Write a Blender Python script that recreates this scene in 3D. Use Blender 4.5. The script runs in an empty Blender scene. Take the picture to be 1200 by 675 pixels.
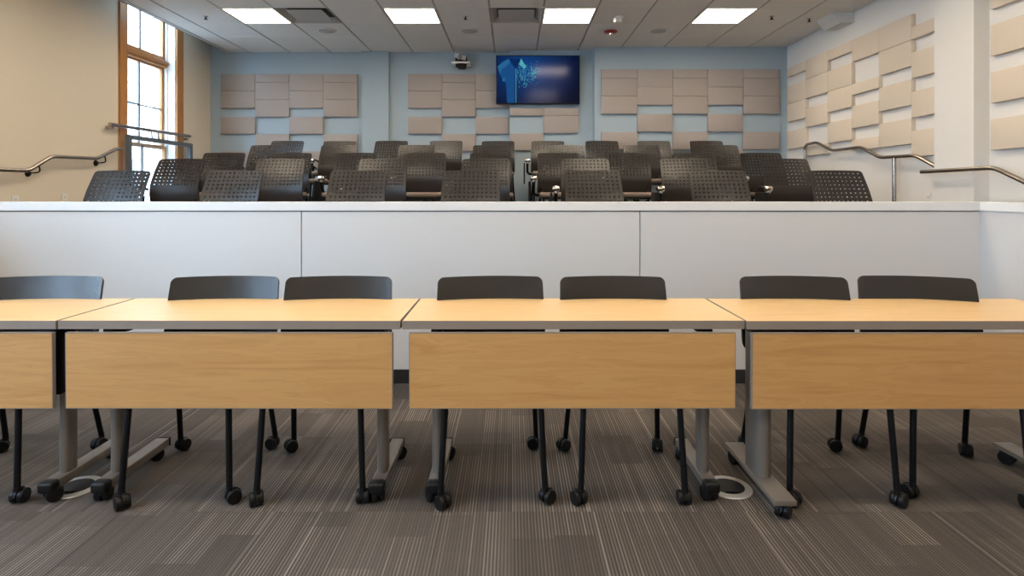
import bpy, bmesh, math, random
from mathutils import Vector, Matrix

random.seed(7)
scn = bpy.context.scene
COL = scn.collection
EYE = 1.257
F = 680.0
CX, HY = 600.0, 223.0
R = math.radians

# ------------------------------------------------------------------ materials
def mat_new(name):
    m = bpy.data.materials.new(name)
    m.use_nodes = True
    nt = m.node_tree
    b = nt.nodes['Principled BSDF']
    return m, nt, b

def simple(name, col, rough=0.5, metal=0.0, spec=0.5, noise=0.0, nscale=60, bump=0.0, bscale=200):
    m, nt, b = mat_new(name)
    b.inputs['Base Color'].default_value = (*col, 1)
    b.inputs['Roughness'].default_value = rough
    b.inputs['Metallic'].default_value = metal
    b.inputs['Specular IOR Level'].default_value = spec
    if noise > 0 or bump > 0:
        tc = nt.nodes.new('ShaderNodeTexCoord')
    if noise > 0:
        n = nt.nodes.new('ShaderNodeTexNoise'); n.inputs['Scale'].default_value = nscale
        n.inputs['Detail'].default_value = 4
        nt.links.new(tc.outputs['Object'], n.inputs['Vector'])
        mx = nt.nodes.new('ShaderNodeMix'); mx.data_type = 'RGBA'
        mx.inputs[6].default_value = (*[c * (1 - noise) for c in col], 1)
        mx.inputs[7].default_value = (*[min(1, c * (1 + noise)) for c in col], 1)
        nt.links.new(n.outputs['Fac'], mx.inputs[0])
        nt.links.new(mx.outputs[2], b.inputs['Base Color'])
    if bump > 0:
        n2 = nt.nodes.new('ShaderNodeTexNoise'); n2.inputs['Scale'].default_value = bscale
        nt.links.new(tc.outputs['Object'], n2.inputs['Vector'])
        bp = nt.nodes.new('ShaderNodeBump'); bp.inputs['Strength'].default_value = bump
        bp.inputs['Distance'].default_value = 0.002
        nt.links.new(n2.outputs['Fac'], bp.inputs['Height'])
        nt.links.new(bp.outputs['Normal'], b.inputs['Normal'])
    return m

def math_node(nt, op, a, b=None, c=None):
    n = nt.nodes.new('ShaderNodeMath'); n.operation = op
    for i, v in enumerate((a, b, c)):
        if v is None: continue
        if isinstance(v, (int, float)): n.inputs[i].default_value = v
        else: nt.links.new(v, n.inputs[i])
    return n.outputs[0]

def ramp(nt, fac, stops):
    r = nt.nodes.new('ShaderNodeValToRGB')
    el = r.color_ramp.elements
    while len(el) < len(stops): el.new(0.5)
    for e, (p, c) in zip(el, stops):
        e.position = p; e.color = (*c, 1)
    nt.links.new(fac, r.inputs[0])
    return r.outputs[0]

def wood(name, c0, c1, c2, rough, scale=(1.1, 14, 14), horizontal=True):
    m, nt, b = mat_new(name)
    tc = nt.nodes.new('ShaderNodeTexCoord')
    oi = nt.nodes.new('ShaderNodeObjectInfo')
    add = nt.nodes.new('ShaderNodeVectorMath'); add.operation = 'ADD'
    mul = nt.nodes.new('ShaderNodeVectorMath'); mul.operation = 'SCALE'
    comb = nt.nodes.new('ShaderNodeCombineXYZ')
    for i in range(3): nt.links.new(oi.outputs['Random'], comb.inputs[i])
    nt.links.new(comb.outputs[0], mul.inputs[0]); mul.inputs['Scale'].default_value = 9.0
    nt.links.new(tc.outputs['Object'], add.inputs[0]); nt.links.new(mul.outputs[0], add.inputs[1])
    mp = nt.nodes.new('ShaderNodeMapping'); mp.inputs['Scale'].default_value = scale
    nt.links.new(add.outputs[0], mp.inputs['Vector'])
    n = nt.nodes.new('ShaderNodeTexNoise'); n.inputs['Scale'].default_value = 1.6
    n.inputs['Detail'].default_value = 6; n.inputs['Distortion'].default_value = 0.9
    nt.links.new(mp.outputs[0], n.inputs['Vector'])
    # fine cathedral lines: distorted repeating rings of the low noise
    fr = math_node(nt, 'FRACT', math_node(nt, 'MULTIPLY', n.outputs['Fac'], 9.0))
    ln = math_node(nt, 'POWER', fr, 5.0)
    n2 = nt.nodes.new('ShaderNodeTexNoise'); n2.inputs['Scale'].default_value = 9
    n2.inputs['Detail'].default_value = 5
    nt.links.new(mp.outputs[0], n2.inputs['Vector'])
    col = ramp(nt, n.outputs['Fac'], [(0.3, c0), (0.5, c1), (0.72, c2)])
    mx = nt.nodes.new('ShaderNodeMix'); mx.data_type = 'RGBA'
    nt.links.new(math_node(nt, 'MULTIPLY', math_node(nt, 'MULTIPLY', ln, n2.outputs['Fac']), 0.42), mx.inputs[0])
    nt.links.new(col, mx.inputs[6]); mx.inputs[7].default_value = (*[c * 0.62 for c in c2], 1)
    nt.links.new(mx.outputs[2], b.inputs['Base Color'])
    b.inputs['Roughness'].default_value = rough
    return m

def carpet(name, base):
    m, nt, b = mat_new(name)
    tc = nt.nodes.new('ShaderNodeTexCoord')
    sp = nt.nodes.new('ShaderNodeSeparateXYZ'); nt.links.new(tc.outputs['Object'], sp.inputs[0])
    X, Y = sp.outputs[0], sp.outputs[1]
    T = 0.61
    tx = math_node(nt, 'FLOOR', math_node(nt, 'DIVIDE', X, T))
    ty = math_node(nt, 'FLOOR', math_node(nt, 'DIVIDE', math_node(nt, 'SUBTRACT', Y, 2.27 - T * 6), T))
    def white(a, bb, seed):
        c = nt.nodes.new('ShaderNodeCombineXYZ')
        nt.links.new(a, c.inputs[0]); nt.links.new(bb, c.inputs[1]); c.inputs[2].default_value = seed
        w = nt.nodes.new('ShaderNodeTexWhiteNoise'); w.noise_dimensions = '3D'
        nt.links.new(c.outputs[0], w.inputs['Vector'])
        return w.outputs['Value']
    tile = white(tx, ty, 1.3)
    bx = math_node(nt, 'FLOOR', math_node(nt, 'DIVIDE', X, T / 4))
    by = math_node(nt, 'FLOOR', math_node(nt, 'ADD', math_node(nt, 'DIVIDE', math_node(nt, 'SUBTRACT', Y, 2.27 - T * 6), T / 2), math_node(nt, 'MULTIPLY', white(bx, ty, 8.1), 0.9)))
    block = white(bx, by, 4.7)
    # yarn stripes, about one centimetre apart
    st = math_node(nt, 'SINE', math_node(nt, 'MULTIPLY', X, 2 * math.pi / 0.0122))
    st = math_node(nt, 'MULTIPLY_ADD', st, 0.5, 0.5)
    st = math_node(nt, 'POWER', st, 1.6)
    sx = math_node(nt, 'FLOOR', math_node(nt, 'DIVIDE', X, 0.0122))
    sv = white(sx, ty, 2.2)
    amp = math_node(nt, 'MULTIPLY', math_node(nt, 'MULTIPLY_ADD', block, 0.85, 0.25), math_node(nt, 'MULTIPLY_ADD', sv, 0.7, 0.45))
    stripes = math_node(nt, 'MULTIPLY', st, amp)
    lx = math_node(nt, 'FLOOR', math_node(nt, 'DIVIDE', X, 0.0085))
    ly = math_node(nt, 'FLOOR', math_node(nt, 'DIVIDE', math_node(nt, 'SUBTRACT', Y, 2.27 - T * 6), T * 2))
    line = math_node(nt, 'GREATER_THAN', white(lx, ly, 5.5), 0.982)
    dark = math_node(nt, 'GREATER_THAN', white(lx, ly, 9.5), 0.975)
    n = nt.nodes.new('ShaderNodeTexNoise'); n.inputs['Scale'].default_value = 260; n.inputs['Detail'].default_value = 3
    nt.links.new(tc.outputs['Object'], n.inputs['Vector'])
    v = math_node(nt, 'MULTIPLY', stripes, 0.62)
    v = math_node(nt, 'ADD', v, math_node(nt, 'MULTIPLY', tile, 0.14))
    v = math_node(nt, 'ADD', v, math_node(nt, 'MULTIPLY', line, 0.34))
    v = math_node(nt, 'SUBTRACT', v, math_node(nt, 'MULTIPLY', dark, 0.14))
    v = math_node(nt, 'ADD', v, math_node(nt, 'MULTIPLY', math_node(nt, 'SUBTRACT', n.outputs['Fac'], 0.5), 0.55))
    col = ramp(nt, v, [(0.0, tuple(c * 0.5 for c in base)), (0.35, base), (1.0, tuple(c * 2.6 for c in base))])
    nt.links.new(col, b.inputs['Base Color'])
    b.inputs['Roughness'].default_value = 0.95
    b.inputs['Specular IOR Level'].default_value = 0.1
    bp = nt.nodes.new('ShaderNodeBump'); bp.inputs['Strength'].default_value = 0.5; bp.inputs['Distance'].default_value = 0.003
    nt.links.new(v, bp.inputs['Height']); nt.links.new(bp.outputs['Normal'], b.inputs['Normal'])
    return m

def emit(name, col, strength):
    m = bpy.data.materials.new(name); m.use_nodes = True
    nt = m.node_tree
    nt.nodes.clear()
    o = nt.nodes.new('ShaderNodeOutputMaterial'); e = nt.nodes.new('ShaderNodeEmission')
    e.inputs['Color'].default_value = (*col, 1); e.inputs['Strength'].default_value = strength
    nt.links.new(e.outputs[0], o.inputs[0])
    return m

def pane_glass(name):
    m = bpy.data.materials.new(name); m.use_nodes = True
    nt = m.node_tree; nt.nodes.clear()
    o = nt.nodes.new('ShaderNodeOutputMaterial')
    t = nt.nodes.new('ShaderNodeBsdfTransparent'); t.inputs[0].default_value = (0.96, 0.98, 0.98, 1)
    g = nt.nodes.new('ShaderNodeBsdfGlossy'); g.inputs['Roughness'].default_value = 0.02
    lw = nt.nodes.new('ShaderNodeLayerWeight')
    fac = math_node(nt, 'MULTIPLY_ADD', math_node(nt, 'POWER', lw.outputs['Facing'], 5.0), 0.9, 0.03)
    mx = nt.nodes.new('ShaderNodeMixShader')
    nt.links.new(fac, mx.inputs[0]); nt.links.new(t.outputs[0], mx.inputs[1]); nt.links.new(g.outputs[0], mx.inputs[2])
    nt.links.new(mx.outputs[0], o.inputs[0])
    return m

def screen_mat():
    m = bpy.data.materials.new('screen_glow'); m.use_nodes = True
    nt = m.node_tree; nt.nodes.clear()
    o = nt.nodes.new('ShaderNodeOutputMaterial')
    e = nt.nodes.new('ShaderNodeEmission'); gl = nt.nodes.new('ShaderNodeBsdfGlossy')
    gl.inputs['Roughness'].default_value = 0.15; gl.inputs['Color'].default_value = (0.012, 0.012, 0.014, 1)
    ad = nt.nodes.new('ShaderNodeAddShader')
    tc = nt.nodes.new('ShaderNodeTexCoord')
    mp = nt.nodes.new('ShaderNodeMapping'); mp.inputs['Location'].default_value = (0.20, 0, -0.22)
    mp.inputs['Scale'].default_value = (1.15, 0.0, 1.5)
    nt.links.new(tc.outputs['Object'], mp.inputs['Vector'])
    ln = nt.nodes.new('ShaderNodeVectorMath'); ln.operation = 'LENGTH'
    nt.links.new(mp.outputs[0], ln.inputs[0])
    col = ramp(nt, ln.outputs['Value'], [(0.0, (0.010, 0.11, 0.42)), (0.4, (0.006, 0.045, 0.20)), (0.85, (0.0025, 0.010, 0.055)), (1.0, (0.002, 0.006, 0.03))])
    nt.links.new(col, e.inputs['Color']); e.inputs['Strength'].default_value = SCREEN
    nt.links.new(e.outputs[0], ad.inputs[0]); nt.links.new(gl.outputs[0], ad.inputs[1])
    nt.links.new(ad.outputs[0], o.inputs[0])
    return m

def brick_mat():
    m, nt, b = mat_new('pale_brick')
    tc = nt.nodes.new('ShaderNodeTexCoord')
    sp = nt.nodes.new('ShaderNodeSeparateXYZ'); nt.links.new(tc.outputs['Object'], sp.inputs[0])
    cb = nt.nodes.new('ShaderNodeCombineXYZ'); nt.links.new(sp.outputs[1], cb.inputs[0]); nt.links.new(sp.outputs[2], cb.inputs[1])
    br = nt.nodes.new('ShaderNodeTexBrick'); br.inputs['Scale'].default_value = 3.4
    br.inputs['Color1'].default_value = (0.62, 0.52, 0.48, 1); br.inputs['Color2'].default_value = (0.74, 0.66, 0.62, 1)
    br.inputs['Mortar'].default_value = (0.85, 0.83, 0.8, 1); br.inputs['Mortar Size'].default_value = 0.03
    nt.links.new(cb.outputs[0], br.inputs['Vector']); nt.links.new(br.outputs['Color'], b.inputs['Base Color'])
    b.inputs['Roughness'].default_value = 0.9
    return m

SCREEN = 0.23
PANEL_LIGHT = 11.0
SKY = 8.5
M = {}
M['paint_white'] = simple('paint_white', (0.74, 0.72, 0.685), 0.7, noise=0.015, nscale=3, bump=0.08, bscale=300)
M['paint_warm_lit'] = simple('paint_warm_lit', (0.70, 0.63, 0.52), 0.7, noise=0.015, nscale=3, bump=0.08, bscale=300)  # white wall paint with the warm light tinted into its colour
M['paint_blue'] = simple('paint_blue', (0.335, 0.42, 0.485), 0.7, noise=0.015, nscale=3, bump=0.08, bscale=300)
M['laminate'] = simple('laminate_white', (0.62, 0.615, 0.61), 0.42, noise=0.01, nscale=2)
M['cap'] = simple('cap_white', (0.74, 0.74, 0.74), 0.3, noise=0.01, nscale=2)
M['rubber'] = simple('rubber_black', (0.018, 0.018, 0.018), 0.55, noise=0.1, nscale=50)
M['carpet'] = carpet('carpet_taupe', (0.118, 0.101, 0.088))
M['tile'] = simple('ceiling_tile', (0.74, 0.72, 0.695), 0.95, spec=0.1, noise=0.03, nscale=180, bump=0.25, bscale=240)
M['grid'] = simple('ceiling_grid', (0.36, 0.35, 0.34), 0.6, noise=0.02, nscale=40)
M['gridw'] = simple('ceiling_trim_white', (0.64, 0.63, 0.61), 0.6, noise=0.02, nscale=40)
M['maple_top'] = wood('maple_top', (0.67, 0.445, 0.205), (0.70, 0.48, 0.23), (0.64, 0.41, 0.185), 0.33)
M['maple_dimmed'] = wood('maple_dimmed', (0.54, 0.285, 0.098), (0.565, 0.31, 0.112), (0.48, 0.24, 0.075), 0.42)  # same maple, darkened in colour for the dimmer light on the panels
M['edge'] = simple('edge_taupe', (0.235, 0.19, 0.155), 0.5, noise=0.03, nscale=30)
M['taupe_metal'] = simple('taupe_metal', (0.20, 0.172, 0.147), 0.38, metal=0.35, noise=0.03, nscale=20)
M['black_metal'] = simple('black_metal', (0.006, 0.006, 0.007), 0.45, spec=0.14, noise=0.05, nscale=40)
M['black_plastic'] = simple('black_plastic', (0.0085, 0.008, 0.008), 0.4, spec=0.2, noise=0.06, nscale=60)
M['shell'] = simple('shell_black', (0.020, 0.0165, 0.0145), 0.37, spec=0.4, noise=0.04, nscale=80)
M['shell_smooth'] = simple('shell_dark', (0.020, 0.0175, 0.016), 0.27, noise=0.04, nscale=80)
M['cushion'] = simple('cushion_taupe', (0.24, 0.185, 0.155), 0.9, noise=0.12, nscale=250, bump=0.3, bscale=600)
M['chrome'] = simple('chrome', (0.72, 0.68, 0.62), 0.18, metal=1.0, noise=0.02, nscale=30)
M['satin'] = simple('satin_metal', (0.52, 0.50, 0.47), 0.45, metal=0.6, noise=0.03, nscale=60)
M['steel'] = simple('brushed_steel', (0.46, 0.41, 0.36), 0.27, metal=1.0, noise=0.04, nscale=60)
M['felt_taupe'] = simple('felt_taupe', (0.365, 0.325, 0.305), 0.95, spec=0.1, noise=0.05, nscale=350, bump=0.2, bscale=500)
M['felt_cream'] = simple('felt_cream', (0.68, 0.585, 0.475), 0.95, spec=0.1, noise=0.05, nscale=350, bump=0.2, bscale=500)
M['oak'] = wood('oak_trim', (0.40, 0.175, 0.045), (0.46, 0.21, 0.06), (0.34, 0.14, 0.035), 0.35, scale=(14, 14, 1.1))
M['oakh'] = wood('oak_rail', (0.40, 0.175, 0.045), (0.46, 0.21, 0.06), (0.34, 0.14, 0.035), 0.35, scale=(14, 1.1, 14))
M['white_trim'] = simple('white_trim', (0.80, 0.79, 0.77), 0.45, noise=0.01, nscale=5)
M['muntin'] = simple('muntin_grey', (0.16, 0.15, 0.14), 0.5, noise=0.03, nscale=20)
M['glass'] = pane_glass('window_glass')
M['guard'] = simple('guard_grey', (0.12, 0.145, 0.175), 0.45, metal=0.3, noise=0.03, nscale=30)
M['diffuser'] = emit('light_diffuser', (1.0, 0.83, 0.63), PANEL_LIGHT)
M['white_plastic'] = simple('white_plastic', (0.76, 0.75, 0.73), 0.4, noise=0.01, nscale=10)
M['grey_plastic'] = simple('grey_plastic', (0.42, 0.41, 0.39), 0.5, noise=0.02, nscale=30)
M['red_plastic'] = simple('red_plastic', (0.26, 0.02, 0.015), 0.35, noise=0.03, nscale=30)
M['screen'] = screen_mat()
M['img_blue'] = emit('image_blue', (0.03, 0.20, 0.62), SCREEN * 0.65)
M['img_sky'] = emit('image_sky', (0.06, 0.34, 0.8), SCREEN * 0.65)
M['img_cyan'] = emit('image_cyan', (0.16, 0.75, 0.85), SCREEN * 0.95)
M['img_navy'] = emit('image_navy', (0.008, 0.05, 0.22), SCREEN * 0.8)
M['brick'] = brick_mat()
M['dark_glass'] = simple('dark_glass', (0.10, 0.13, 0.16), 0.12, noise=0.05, nscale=2)
M['ground'] = simple('pavement', (0.42, 0.41, 0.39), 0.9, noise=0.08, nscale=2)

# ------------------------------------------------------------------ mesh kit
class MB:
    def __init__(self):
        self.bm = bmesh.new()
    def _mat(self, faces, mi):
        for f in faces: f.material_index = mi
    def box(self, x0, x1, y0, y1, z0, z1, mi=0, bevel=0.0, seg=2, mtx=None):
        r = bmesh.ops.create_cube(self.bm, size=1.0)
        vs = r['verts']
        for v in vs:
            v.co = Vector(((x0 + x1) / 2 + v.co.x * (x1 - x0), (y0 + y1) / 2 + v.co.y * (y1 - y0), (z0 + z1) / 2 + v.co.z * (z1 - z0)))
        fs = {f for v in vs for f in v.link_faces}
        self._mat(fs, mi)
        if bevel > 0:
            es = list({e for v in vs for e in v.link_edges})
            rb = bmesh.ops.bevel(self.bm, geom=es, offset=bevel, segments=seg, affect='EDGES', profile=0.5, clamp_overlap=True)
            vs = list({v for f in rb['faces'] for v in f.verts} | {v for v in vs if v.is_valid})
            self._mat({f for v in vs for f in v.link_faces}, mi)
        if mtx is not None:
            for v in vs: v.co = mtx @ v.co
        return vs
    def tube(self, pts, r, n=10, mi=0, caps=True, radii=None):
        pts = [Vector(p) for p in pts]
        rings = []
        prev = None
        for i, p in enumerate(pts):
            if i == 0: d = pts[1] - p
            elif i == len(pts) - 1: d = p - pts[-2]
            else: d = ((pts[i + 1] - p).normalized() + (p - pts[i - 1]).normalized())
            d.normalize()
            if prev is None:
                a = Vector((0, 0, 1)) if abs(d.z) < 0.9 else Vector((1, 0, 0))
                u = d.cross(a).normalized()
            else:
                u = (prev - d * prev.dot(d)).normalized()
            prev = u
            w = d.cross(u)
            rr = radii[i] if radii else r
            sc = 1.0
            if 0 < i < len(pts) - 1:
                c = (pts[i + 1] - p).normalized().dot((p - pts[i - 1]).normalized())
                sc = 1.0 / max(0.6, math.sqrt(max(0.0, (1 + c) / 2)))
            rings.append([self.bm.verts.new(p + (u * math.cos(t) + w * math.sin(t)) * rr * (1 if sc < 1.02 else 1.0)) for t in [2 * math.pi * k / n for k in range(n)]])
        for a, b in zip(rings, rings[1:]):
            for k in range(n):
                f = self.bm.faces.new((a[k], a[(k + 1) % n], b[(k + 1) % n], b[k])); f.material_index = mi; f.smooth = True
        if caps:
            f = self.bm.faces.new(rings[0][::-1]); f.material_index = mi
            f = self.bm.faces.new(rings[-1]); f.material_index = mi
    def cyl(self, p0, p1, r, n=16, mi=0):
        self.tube([p0, p1], r, n, mi)
    def lathe(self, prof, center=(0, 0, 0), axis='z', n=24, mi=0, closed_ends=True):
        rings = []
        C = Vector(center)
        for (r, h) in prof:
            ring = []
            for k in range(n):
                t = 2 * math.pi * k / n
                a, b = r * math.cos(t), r * math.sin(t)
                v = {'z': (a, b, h), 'x': (h, a, b), 'y': (b, h, a)}[axis]
                ring.append(self.bm.verts.new(C + Vector(v)))
            rings.append(ring)
        for a, b in zip(rings, rings[1:]):
            for k in range(n):
                f = self.bm.faces.new((a[k], a[(k + 1) % n], b[(k + 1) % n], b[k])); f.material_index = mi; f.smooth = True
        if closed_ends:
            self.bm.faces.new(rings[0][::-1]).material_index = mi
            self.bm.faces.new(rings[-1]).material_index = mi
    def prism(self, poly, d0, d1, plane='xz', mi=0):
        def P(a, b, d):
            return {'xz': (a, d, b), 'yz': (d, a, b), 'xy': (a, b, d)}[plane]
        A = [self.bm.verts.new(P(a, b, d0)) for a, b in poly]
        B = [self.bm.verts.new(P(a, b, d1)) for a, b in poly]
        n = len(poly)
        fs = [self.bm.faces.new(A[::-1]), self.bm.faces.new(B)]
        for k in range(n):
            fs.append(self.bm.faces.new((A[k], A[(k + 1) % n], B[(k + 1) % n], B[k])))
        self._mat(fs, mi)
        return A + B
    def quad(self, pts, mi=0):
        f = self.bm.faces.new([self.bm.verts.new(p) for p in pts]); f.material_index = mi
    def mesh(self, name, mats, smooth=None):
        bmesh.ops.recalc_face_normals(self.bm, faces=self.bm.faces[:])
        me = bpy.data.meshes.new(name)
        self.bm.to_mesh(me); self.bm.free()
        for m in (mats if isinstance(mats, (list, tuple)) else [mats]): me.materials.append(m)
        if smooth is not None:
            for p in me.polygons: p.use_smooth = True
            me.set_sharp_from_angle(angle=R(smooth))
        return me
    def build(self, name, mats, parent=None, smooth=None, loc=None):
        return add(name, self.mesh(name, mats, smooth), parent, loc)

def add(name, me, parent=None, loc=None):
    o = bpy.data.objects.new(name, me)
    COL.objects.link(o)
    if parent: o.parent = parent
    if loc: o.location = loc
    return o

def empty(name, loc, label, cat, group=None, rz=0.0):
    o = bpy.data.objects.new(name, None)
    COL.objects.link(o)
    o.empty_display_size = 0.1
    o.location = loc; o.rotation_euler = (0, 0, rz)
    tag(o, label, cat, group)
    return o

def tag(o, label, cat, group=None):
    o['label'] = label; o['category'] = cat
    if group: o['group'] = group
    return o

def struct(o):
    o['kind'] = 'structure'
    return o

def copy_tree(o, parent=None):
    c = o.copy(); COL.objects.link(c)
    if parent is not None: c.parent = parent
    for ch in list(o.children): copy_tree(ch, c)
    return c

def X_at(px, D): return (px - CX) * D / F
def Z_at(py, D): return EYE + (HY - py) * D / F

# ------------------------------------------------------------------ room shell
XL, XR = -4.5, 3.95
Y0, YB = -3.2, 8.66
YR = 8.33                       # face of the forward part of the blue wall
ZC = 3.314
XP = -4.22                      # ceiling edge at the window pocket
ZT = 3.95

b = MB(); b.box(XL - 0.3, XR + 0.3, Y0 - 0.2, YB + 0.2, -0.12, 0.0)
struct(b.build('floor', M['carpet']))

# windows of the left wall: (y0, y1); all but the first unseen, added for daylight
WZ0, WZ1 = 0.86, 3.85
WINS = [(6.76, 7.76), (2.45, 3.55), (0.75, 1.95), (-0.95, 0.35), (-2.65, -1.35)]
b = MB()
ys = [Y0 - 0.2]
for (a, c) in sorted(WINS): ys += [a, c]
ys.append(YB + 0.2)
for i in range(0, len(ys), 2):
    b.box(XL - 0.3, XL, ys[i], ys[i + 1], 0, ZT)
for (a, c) in WINS:
    b.box(XL - 0.3, XL, a, c, 0, WZ0); b.box(XL - 0.3, XL, a, c, WZ1, ZT)
struct(b.build('wall_left', M['paint_warm_lit']))

b = MB()
b.box(XR, XR + 0.2, Y0 - 0.2, YB + 0.2, 0, ZT)
b.box(3.82, XR, 4.80, 5.25, 0, ZC + 0.3)
struct(b.build('wall_right', M['paint_white']))
b = MB()
b.box(XL, XR, YB, YB + 0.2, 0, ZT)
b.box(X_at(424, 8.61), X_at(455.5, 8.61), 8.60, YB, 0, ZC + 0.02)         # slim pilaster
b.box(X_at(597, 8.54), X_at(700, 8.54), 8.54, YB, 0, ZC + 0.02)           # furring behind the screen
b.box(1.187, XR, YR, YB, 0, ZC + 0.02)                                    # forward part
struct(b.build('wall_back', M['paint_blue']))
b = MB(); b.box(XL, XR, Y0 - 0.2, Y0, 0, ZT)
struct(b.build('wall_front', M['paint_warm_lit']))

# ceiling: lay-in tiles hung in a grid
gx = [XP] + [-3.913 + 0.61 * k for k in range(13)] + [XR]
gy = [6.545 - 0.61 * k for k in range(16, 0, -1)] + [6.545 + 0.61 * k for k in range(4)] + [YB]
gy = [y for y in gy if y > Y0 + 0.05]; gy = [Y0] + gy
def cell(x, y):
    for i in range(len(gx) - 1):
        if gx[i] <= x < gx[i + 1]:
            for j in range(len(gy) - 1):
                if gy[j] <= y < gy[j + 1]: return (i, j)
light_x = [-3.0, -1.17, 0.66, 2.49]
light_y = [6.85, 6.85 - 2.44, 6.85 - 4.88, 6.85 - 7.32]
open_cells = {cell(x, y): 'light' for x in light_x for y in light_y}
vents = [(-2.39, 6.85), (0.05, 6.85)]
for x, y in vents: open_cells[cell(x, y)] = 'vent'
b = MB()
b.box(XP, XR, Y0, YB, ZC + 0.10, ZC + 0.16, mi=1)
b.box(XL, XP, Y0, YB, ZT, ZT + 0.06, mi=0)
for i in range(len(gx) - 1):
    for j in range(len(gy) - 1):
        if (i, j) in open_cells: continue
        b.box(gx[i] + 0.011, gx[i + 1] - 0.011, gy[j] + 0.0045, gy[j + 1] - 0.0045, ZC, ZC + 0.02, bevel=0.003, seg=1)
for x in gx[1:-1]:
    b.box(x - 0.0115, x + 0.0115, Y0, YB, ZC + 0.008, ZC + 0.03, mi=1)
for y in gy[1:-1]:
    b.box(XP, XR, y - 0.006, y + 0.006, ZC + 0.002, ZC + 0.03, mi=2)
struct(b.build('ceiling', [M['tile'], M['grid'], M['gridw']]))
b = MB(); b.box(XP - 0.02, XP, Y0, YB, ZC - 0.012, ZT)
b.box(XP - 0.02, XP + 0.03, Y0, YB, ZC - 0.012, ZC + 0.0)
struct(b.build('trim_1', M['gridw']))
b = MB()
b.prism([(3.70, ZC), (XR, ZC), (XR, 3.195), (3.80, 3.195)], 6.70, 7.06, 'xz')
struct(b.build('trim_2', M['gridw']))

# ------------------------------------------------------------------ windows
XG = -4.655
def window(idx, y0, y1):
    w = bpy.data.objects.new('window_%d' % idx, None); COL.objects.link(w); struct(w)
    w.location = (XG, (y0 + y1) / 2, WZ0)
    h = (y1 - y0) / 2
    zt = WZ1 - WZ0
    # local coordinates: x towards room, y along wall, z up from the sill
    b = MB()
    b.box(0.155, 0.178, -h - 0.13, -h, -0.02, zt); b.box(0.155, 0.178, h, h + 0.15, -0.02, zt)
    b.build('casing', M['oak'], w)
    b = MB(); b.box(0.155, 0.178, -h - 0.13, h + 0.15, zt, zt + 0.10)
    b.box(-0.02, 0.19, -h - 0.13, h + 0.15, -0.06, -0.02, bevel=0.006)
    b.build('sill', M['oakh'], w)
    b = MB()
    b.box(-0.06, 0.155, -h, -h + 0.012, -0.02, zt); b.box(-0.06, 0.155, h - 0.012, h, -0.02, zt)
    b.box(0.035, 0.055, h - 0.03, h - 0.012, -0.02, zt); b.box(0.035, 0.055, -h + 0.012, -h + 0.03, -0.02, zt)
    b.build('jamb', M['white_trim'], w)
    zr = 2.93 - WZ0; zm = 1.82 - WZ0
    b = MB(); b.box(-0.03, 0.055, -h + 0.012, h - 0.012, zr - 0.045, zr + 0.045, bevel=0.006)
    b.box(0.055, 0.075, -h + 0.012, h - 0.012, zr - 0.01, zr + 0.03, bevel=0.004)
    b.build('transom', M['oakh'], w)
    def sash(name, z0, z1, xx):
        s = MB()
        s.box(xx - 0.02, xx + 0.02, -h + 0.012, -h + 0.055, z0, z1); s.box(xx - 0.02, xx + 0.02, h - 0.055, h - 0.012, z0, z1)
        s.box(xx - 0.02, xx + 0.02, -h + 0.055, h - 0.055, z0, z0 + 0.05); s.box(xx - 0.02, xx + 0.02, -h + 0.055, h - 0.055, z1 - 0.025, z1)
        so = s.build('sash', M['oak'], w)
        g = MB(); g.box(xx - 0.003, xx + 0.003, -h + 0.055, h - 0.055, z0 + 0.05, z1 - 0.025)
        g.build('glass', M['glass'], so)
        m = MB(); m.box(xx - 0.012, xx + 0.012, -0.012, 0.012, z0 + 0.05, z1 - 0.025)
        if name == 'upper': 
            zz = 2.33 - WZ0
            m.box(xx - 0.01, xx + 0.01, -h + 0.055, h - 0.055, zz - 0.009, zz + 0.009)
        m.build('muntin', M['muntin'], so)
    sash('transom', zr + 0.045, zt, 0.0)
    sash('upper', zm - 0.02, zr - 0.045, -0.015)
    sash('lower', -0.02, zm + 0.02, 0.025)
for k, (a, c) in enumerate(WINS): window(k + 1, a, c)

# outside: a pale brick neighbour across a narrow yard
b = MB(); b.box(-30, XL - 0.3, -20, 40, -0.6, -0.5)
o = b.build('pavement', M['ground']); struct(o)
bw = empty('brick_building', (-10.5, 12.0, -0.5), 'pale brick building seen through the tall window', 'building')
b = MB(); b.box(-3.0, 0.0, -14, 16, 0, 6.4); b.box(-0.02, 0.18, -14, 16, 6.2, 6.55); b.build('wall', M['brick'], bw)
for yy in (-10.5, -7.0, -3.5, 0.0, 3.6, 7.1, 10.6):
    for zz in (0.9, 3.9):
        f = MB(); f.box(0.0, 0.05, yy - 0.6, yy + 0.6, zz, zz + 0.07); f.box(0.0, 0.05, yy - 0.6, yy + 0.6, zz + 1.7, zz + 1.8)
        f.box(0.0, 0.05, yy - 0.6, yy - 0.52, zz + 0.07, zz + 1.7); f.box(0.0, 0.05, yy + 0.52, yy + 0.6, zz + 0.07, zz + 1.7)
        f.box(0.0, 0.05, yy - 0.52, yy + 0.52, zz + 0.86, zz + 0.92)
        fo = f.build('window_frame', M['white_trim'], bw)
        g = MB(); g.box(0.0, 0.02, yy - 0.52, yy + 0.52, zz + 0.07, zz + 1.7); g.build('pane', M['dark_glass'], fo)

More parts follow.
